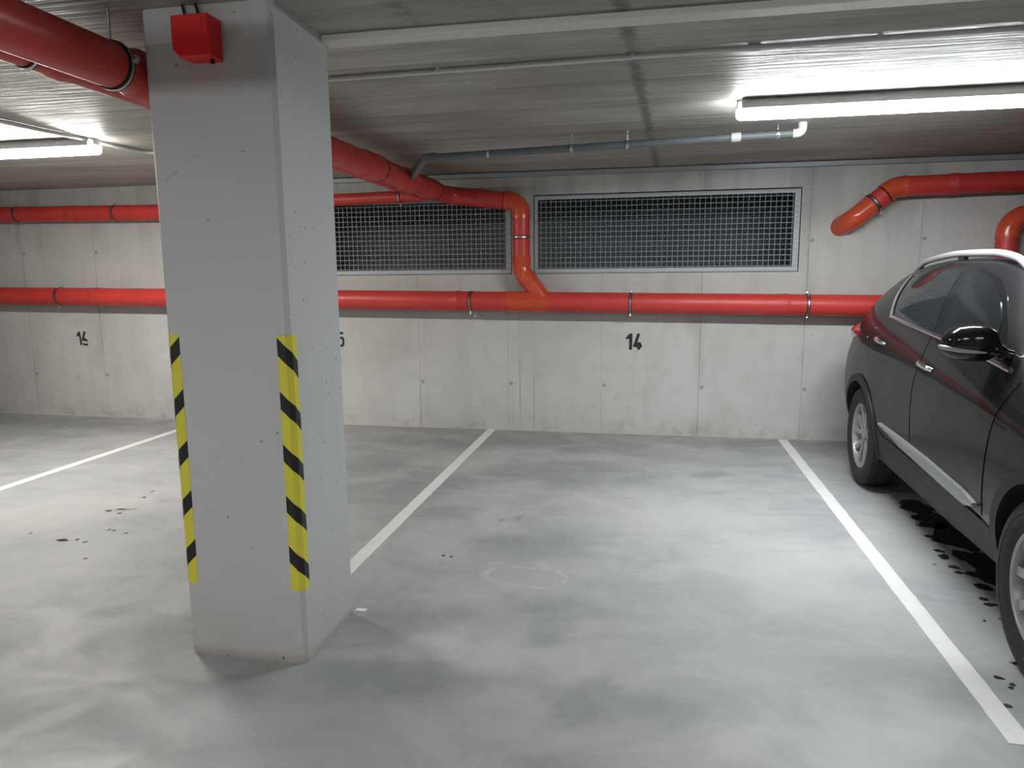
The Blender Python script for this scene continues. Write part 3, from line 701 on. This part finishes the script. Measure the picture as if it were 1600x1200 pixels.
# wheel wells
cut = MB()
for y in (AX_R, AX_F):
    for sg in (1, -1):
        cut.sweep([(sg * .56, y, WR + .012), (sg * 1.1, y, WR + .012)], .392, 48)
cutter = cut.build('cutter', M['under'], car, smooth=0)
bo = bob.modifiers.new('wells', 'BOOLEAN'); bo.object = cutter; bo.operation = 'DIFFERENCE'; bo.solver = 'EXACT'
try: bo.material_mode = 'TRANSFER'
except Exception: pass
bpy.context.view_layer.update(); dg = bpy.context.evaluated_depsgraph_get()
me2 = bpy.data.meshes.new_from_object(bob.evaluated_get(dg)); bob.modifiers.clear(); bob.data = me2; bob.data.name = 'body'
for p_ in me2.polygons: p_.use_smooth = True
me2.set_sharp_from_angle(angle=math.radians(50))
bpy.data.objects.remove(cutter)

def side_hit(s_, z):
    h = bvh.ray_cast(Vector((3, 2.24 - s_, z)), Vector((-1, 0, 0)))
    return (h[0], h[1]) if h[0] is not None else None
def front_hit(x, z):
    h = bvh.ray_cast(Vector((x, 6, z)), Vector((0, -1, 0))); return (h[0], h[1]) if h[0] is not None else None
def rear_hit(x, z):
    h = bvh.ray_cast(Vector((x, -6, z)), Vector((0, 1, 0))); return (h[0], h[1]) if h[0] is not None else None
def poly_at(pl_, t):
    L = [0]
    for a, b in zip(pl_, pl_[1:]): L.append(L[-1] + math.dist(a, b))
    q = t * L[-1]
    for i in range(len(pl_) - 1):
        if q <= L[i + 1] + 1e-9:
            k = (q - L[i]) / max(1e-9, L[i + 1] - L[i]); return (pl_[i][0] + (pl_[i + 1][0] - pl_[i][0]) * k, pl_[i][1] + (pl_[i + 1][1] - pl_[i][1]) * k)
    return pl_[-1]
def patch(name, lo, hi, mat, off, thick=.01, nu=24, nv=10, hit=side_hit, sides=(1, -1), parent=None, crown=0, label=None):
    """panel laid on the body between two outlines given in (s, z) or (x, z), with real thickness"""
    res = []
    for sg in sides:
        top = []; bot = []
        for j in range(nv + 1):
            for i in range(nu + 1):
                a = poly_at(lo, i / nu); b = poly_at(hi, i / nu); k = j / nv
                h = hit(a[0] + (b[0] - a[0]) * k, a[1] + (b[1] - a[1]) * k)
                if h is None: h = (Vector((0, 0, 0)), Vector((0, 0, 0)))
                p, nn = h; cr = crown * math.sin(PI * k)
                t_ = p + nn * (off + cr); q_ = p - nn * thick
                top.append((t_.x * sg, t_.y, t_.z)); bot.append((q_.x * sg, q_.y, q_.z))
        N = len(top); W_ = nu + 1; fs = []
        for j in range(nv):
            for i in range(nu):
                c = (j * W_ + i, j * W_ + i + 1, (j + 1) * W_ + i + 1, (j + 1) * W_ + i); fs.append(c)
        rim = [i for i in range(W_)] + [j * W_ + nu for j in range(1, nv + 1)] + [nv * W_ + i for i in range(nu - 1, -1, -1)] + [j * W_ for j in range(nv - 1, 0, -1)]
        fs += [(a, b, b + N, a + N) for a, b in zip(rim, rim[1:] + rim[:1])]
        o = MB(); o.add(top + bot, fs)
        o = o.build(name, M[mat], parent or car, smooth=35)
        if label: o['label'] = label
        res.append(o)
    return res
Z = lambda v, d=0: (lambda s_: CT[v](s_) + d)
belt = CT['zl']
def run(s0, s1, f, n=8): return [(s0 + (s1 - s0) * i / n, f(s0 + (s1 - s0) * i / n)) for i in range(n + 1)]
# doors
fd = patch('front_door', run(1.46, 2.44, lambda s_: .47), run(1.40, 2.47, lambda s_: belt(s_) - .012), 'paint', .003, .012, 30, 22)
rd_lo = [(2.455, .47), (3.00, .47), (3.11, .48), (3.14, .56), (3.20, .67), (3.30, .77), (3.40, .83)]
rd_hi = run(2.485, 3.47, lambda s_: belt(s_) - .012)
rd = patch('rear_door', rd_lo, rd_hi, 'paint', .003, .012, 34, 22)
# glasshouse: gloss black surround with two panes in it
roofl = lambda s_: CT['zr'](s_) - .035
glow = run(1.50, 3.29, lambda s_: belt(s_) + .006, 12)
ghigh = [(1.62, belt(1.62) + .03), (1.78, 1.30), (1.95, 1.415), (2.15, 1.50), (2.40, 1.545), (2.70, 1.560), (3.00, 1.556), (3.30, 1.540), (3.57, 1.510)]
patch('window_surround', glow, ghigh, 'gloss_black', .0025, .006, 44, 14, label='gloss black window surround')
patch('side_window', run(1.62, 2.36, lambda s_: belt(s_) + .022), [(1.72, belt(1.72) + .045), (1.82, 1.30), (1.97, 1.395), (2.15, 1.47), (2.35, 1.520), (2.54, 1.535)], 'glass', .005, .008, 26, 14, label='dark tinted front side window')
patch('side_window', run(2.475, 3.25, lambda s_: belt(s_) + .022), [(2.66, 1.538), (2.8, 1.54), (3.0, 1.535), (3.3, 1.518), (3.52, 1.492)], 'glass', .005, .008, 24, 14, label='dark tinted rear side window')
patch('belt_trim', run(1.52, 3.31, lambda s_: belt(s_) - .006), run(1.52, 3.31, lambda s_: belt(s_) + .014), 'chrome', .008, .008, 40, 3, crown=.004, label='chrome strip under the windows')
patch('window_end_trim', [(3.255, belt(3.26) - .006), (3.315, belt(3.31) - .006)], [(3.545, 1.512), (3.595, 1.508)], 'chrome', .010, .008, 4, 16, crown=.002, label='chrome upright at the rear end of the windows')
# lower cladding, silver sill strip
patch('sill_cladding', run(1.35, 3.14, lambda s_: .30), [(1.30, .42), (1.5, .455), (2.3, .475), (3.0, .485), (3.14, .52)], 'cladding', .008, .012, 40, 8, label='black plastic sill cladding')
patch('sill_trim', [(1.50, .500), (1.62, .470), (2.13, .488), (2.6, .508), (3.02, .553)], [(1.505, .515), (1.62, .535), (2.13, .558), (2.6, .565), (3.025, .570)], 'silver', .020, .012, 40, 5, crown=.006, label='satin silver strip along the door bottoms')
for ya, nm in ((AX_F, 'front'), (AX_R, 'rear')):
    cs = 2.24 - ya
    lo_ = [(cs + .388 * math.cos(math.radians(q)), WR + .012 + .388 * math.sin(math.radians(q))) for q in range(-14, 195, 4)]
    hi_ = [(cs + .445 * math.cos(math.radians(q)), WR + .012 + .440 * math.sin(math.radians(q))) for q in range(-14, 195, 4)]
    patch('wheel_arch', lo_, hi_, 'cladding', .014, .03, 52, 3, label='black plastic wheel arch lip')
# lamps, glass, grille
patch('tail_lamp', [(3.98, 1.055), (4.20, 1.015), (4.40, .985)], [(3.98, 1.09), (4.20, 1.125), (4.40, 1.145)], 'tail', .010, .015, 16, 8, crown=.034, label='red tail lamp wrapping round the rear corner')
patch('tail_lamp', [(.36, .99), (.72, .98)], [(.36, 1.06), (.70, 1.10)], 'tail', .008, .015, 16, 6, hit=rear_hit, crown=.008, label='red tail lamp')
patch('rear_window', [(-.50, 1.20), (.50, 1.20)], [(-.46, 1.47), (.46, 1.47)], 'glass', .004, .008, 20, 10, hit=rear_hit, sides=(1,))
patch('windscreen', [(-.66, 1.17), (.66, 1.17)], [(-.52, 1.51), (.52, 1.51)], 'glass', .004, .008, 24, 14, hit=front_hit, sides=(1,))
patch('head_lamp', [(.42, .68), (.55, .68), (.70, .72)], [(.42, .765), (.56, .785), (.715, .80)], 'lens', .006, .012, 16, 6, hit=front_hit, crown=.01, label='clear head lamp')
patch('grille', [(-.36, .53), (.36, .53)], [(-.42, .70), (.42, .70)], 'gloss_black', .006, .01, 18, 6, hit=front_hit, sides=(1,))
patch('lower_intake', [(-.50, .34), (.50, .34)], [(-.46, .45), (.46, .45)], 'cladding', .006, .01, 18, 6, hit=front_hit, sides=(1,))
# roof rails
for sg in (1, -1):
    pts = []; rad = []
    for i in range(31):
        t_ = i / 30; q = 1.98 + (3.90 - 1.98) * t_
        x = CT['wr'](q) * .92; p = Vector((x, 2.24 - q, CT['zr'](q) + (CT['zc'](q) - CT['zr'](q)) * .26))
        lift = .050 * min(1, math.sin(PI * max(.0, min(1, t_ / .12)) / 2), math.sin(PI * max(0, min(1, (1 - t_) / .16)) / 2)) - .004
        pts.append((sg * x, 2.24 - q, p.z + lift)); rad.append(.020 if .02 < t_ < .98 else .012)
    o = MB().sweep(pts, rad, 14, squash=(1.0, .85)).build('roof_rail', M['rail'], car); o['label'] = 'silver roof rail'
    for k in (2, 15, 28): MB().box((pts[k][0] - .012, pts[k][1] - .05, pts[k][2] - .045), (pts[k][0] + .012, pts[k][1] + .05, pts[k][2])).build('rail_foot', M['gloss_black'], o, bevel=.004)
# door handles
for nm, hs, hz in (('front', 2.35, 1.02), ('rear', 3.255, 1.075)):
    for sg in (1, -1):
        pts = []; rad = []
        for i in range(13):
            t_ = i / 12; h = side_hit(hs - .10 + .20 * t_, hz - .008 + .016 * t_)
            p = h[0] + h[1] * (.004 + .030 * min(1, math.sin(PI * t_) * 1.6)); pts.append((p.x * sg, p.y, p.z)); rad.append(.0165 - .006 * abs(2 * t_ - 1) ** 2)
        o = MB().sweep(pts, rad, 14, squash=(1.05, .7)).build('door_handle', M['chrome'], rd[0 if sg == 1 else 1] if nm == 'rear' else fd[0 if sg == 1 else 1]); o['label'] = 'chrome door handle'
# side mirrors
for sg in (1, -1):
    yc, zc = .575, 1.215
    secs = [(0.770, .020, .024, -.050, .06), (0.792, .024, .027, -.047, .05), (0.820, .038, .038, -.030, .03), (0.840, .070, .068, .0, .0), (0.872, .085, .082, .0, -.005), (0.927, .088, .083, .0, -.018), (0.977, .082, .076, -.002, -.03), (1.007, .068, .060, -.006, -.038), (1.026, .044, .036, -.011, -.044), (1.034, .012, .010, -.015, -.048)]
    vs = []; K = 28
    for x, ry, rz, dz, dy in secs:
        for k in range(K):
            a = 2 * PI * k / K; ca, sa = math.cos(a), math.sin(a)
            e = .72; yy = ry * math.copysign(abs(ca) ** e, ca); zz = rz * math.copysign(abs(sa) ** e, sa)
            if yy < 0: yy *= .45
            vs.append((sg * x, yc + dy + yy, zc + dz + zz))
    fs = [(i * K + k, i * K + (k + 1) % K, (i + 1) * K + (k + 1) % K, (i + 1) * K + k) for i in range(len(secs) - 1) for k in range(K)] + [tuple(range(K)), tuple((len(secs) - 1) * K + k for k in range(K))]
    mm = MB(); mm.add(vs, fs); mo = mm.build('side_mirror', M['gloss_black'], car, smooth=50); mo['label'] = 'gloss black door mirror'
    g = MB(); g.prism([(.857, -.058), (.982, -.052), (1.007, -.012), (1.0, .034), (.957, .058), (.864, .066), (.848, .02)], lambda u_, v_, q: (sg * u_, yc - .041 - .1 * (u_ - .857) - q, zc + v_), .006)
    g.build('mirror_glass', M['chrome'], mo, smooth=0)
    pts = [(sg * 1.038, yc - .050, zc - .018), (sg * 1.039, yc - .02, zc - .020), (sg * 1.022, yc + .012, zc - .024), (sg * 0.982, yc + .046, zc - .029), (sg * 0.927, yc + .066, zc - .034), (sg * 0.882, yc + .078, zc - .036)]
    o = MB().sweep(pts, [.004, .010, .011, .010, .008, .003], 10, squash=(1, .6)).build('turn_signal', M['silver'], mo); o['label'] = 'pale turn signal strip'
# badge on the front wing
h = [side_hit(1.02 + .012 * i, .945) for i in range(9)]
for sg in (1, -1):
    b = MB()
    for i in range(8):
        p = h[i][0]; zz = p.z + (.004 if i % 2 else 0)
        b.box((sg * p.x - .004, p.y - .004, zz - .011), (sg * p.x + .004, p.y + .004, zz + .011))
    b.build('wing_badge', M['chrome'], car, smooth=0)
# wheels
def wheel(y, sg):
    cx = .802
    fr = lambda a, u_, v_: (sg * (cx + a), y + u_, WR + v_)
    tp = [(-.095, .232), (-.108, .262), (-.114, .30), (-.108, .335), (-.090, .353), (-.05, .358), (-.047, .352), (-.040, .352), (-.037, .358), (.037, .358), (.040, .352), (.047, .352), (.05, .358), (.090, .353), (.105, .337), (.113, .31), (.114, .30), (.111, .296), (.112, .28), (.107, .262), (.096, .236), (.086, .230)]
    wl_ = MB().lathe(tp, fr, 64, closed=True).build('wheel', M['tyre'], car, smooth=35)
    rm = MB()
    rm.lathe([(-.09, .228), (.082, .224), (.090, .234), (.096, .236), (.098, .232), (.092, .222), (.070, .214), (-.085, .205)], fr, 64, closed=True, mi=0)
    rm.lathe([(-.02, .0), (-.02, .215)], fr, 48, mi=1)
    for k in range(5):
        for d in (-1, 1):
            a0 = 2 * PI * k / 5 + PI / 2; a1 = a0 + d * .30; a0 = a0 + d * .10
            P0 = Vector((math.cos(a0), math.sin(a0))) * .045; P1 = Vector((math.cos(a1), math.sin(a1))) * .228; t_ = (P1 - P0).normalized(); nn = Vector((-t_.y, t_.x))
            w0, w1_ = .017, .021
            q = [P0 - nn * w0, P1 - nn * w1_, P1 + nn * w1_, P0 + nn * w0]
            f0, f1, b0_ = .066, .083, .03
            vs = [fr(f0, *q[0]), fr(f1, *q[1]), fr(f1, *q[2]), fr(f0, *q[3]), fr(b0_, *q[0]), fr(b0_ + .02, *q[1]), fr(b0_ + .02, *q[2]), fr(b0_, *q[3])]
            rm.add(vs, [(0, 1, 2, 3), (4, 7, 6, 5), (0, 4, 5, 1), (1, 5, 6, 2), (2, 6, 7, 3), (3, 7, 4, 0)], 0)
    rm.lathe([(.0, .0), (.0, .075), (.055, .070), (.066, .058), (.066, .0)], fr, 32, mi=0)
    ro = rm.build('rim', [M['rim'], M['rim_dark']], wl_, smooth=35, bevel=.003); ro['label'] = 'silver five double spoke alloy rim'
    MB().lathe([(.060, .0), (.060, .034), (.074, .032), (.078, .026), (.078, .0)], fr, 24).build('hub_cap', M['rim'], wl_)
    for k in range(5):
        a = 2 * PI * k / 5 + PI / 2 + PI / 5
        c_ = (math.cos(a) * .052, math.sin(a) * .052)
        MB().sweep([fr(.06, *c_), fr(.072, *c_)], .009, 6).build('wheel_nut', M['steel'], wl_)
for y in (AX_F, AX_R):
    for sg in (1, -1): wheel(y, sg)


# ------------------------------------------------------------------ camera and view
cam = bpy.data.cameras.new('camera'); co = bpy.data.objects.new('camera', cam); COL.objects.link(co); SC.camera = co
f_px, yaw, pitch, roll, cz = 1114.06, .1922, .1520, -.0088, 1.5399
fw = Vector((-math.sin(yaw) * math.cos(pitch), math.cos(yaw) * math.cos(pitch), -math.sin(pitch)))
r0 = Vector((math.cos(yaw), math.sin(yaw), 0)); u0 = r0.cross(fw)
r = r0 * math.cos(roll) + u0 * math.sin(roll); u = -r0 * math.sin(roll) + u0 * math.cos(roll)
co.matrix_world = Matrix(((r.x, u.x, -fw.x, 0), (r.y, u.y, -fw.y, 0), (r.z, u.z, -fw.z, cz), (0, 0, 0, 1)))
cam.sensor_width = 36; cam.sensor_fit = 'HORIZONTAL'; cam.lens = f_px * 36 / 1600; cam.clip_start = .05

wd = bpy.data.worlds.new('world'); SC.world = wd; wd.use_nodes = True
wd.node_tree.nodes['Background'].inputs[0].default_value = (.5, .55, .6, 1); wd.node_tree.nodes['Background'].inputs[1].default_value = .02
SC.view_settings.view_transform = 'Standard'; SC.view_settings.look = 'None'; SC.view_settings.gamma = 1; SC.view_settings.use_curve_mapping = False
SC.view_settings.exposure = 0
SC.cycles.max_bounces = 6; SC.cycles.diffuse_bounces = 4; SC.cycles.glossy_bounces = 3; SC.cycles.caustics_reflective = False
SC.cycles.adaptive_threshold = .03
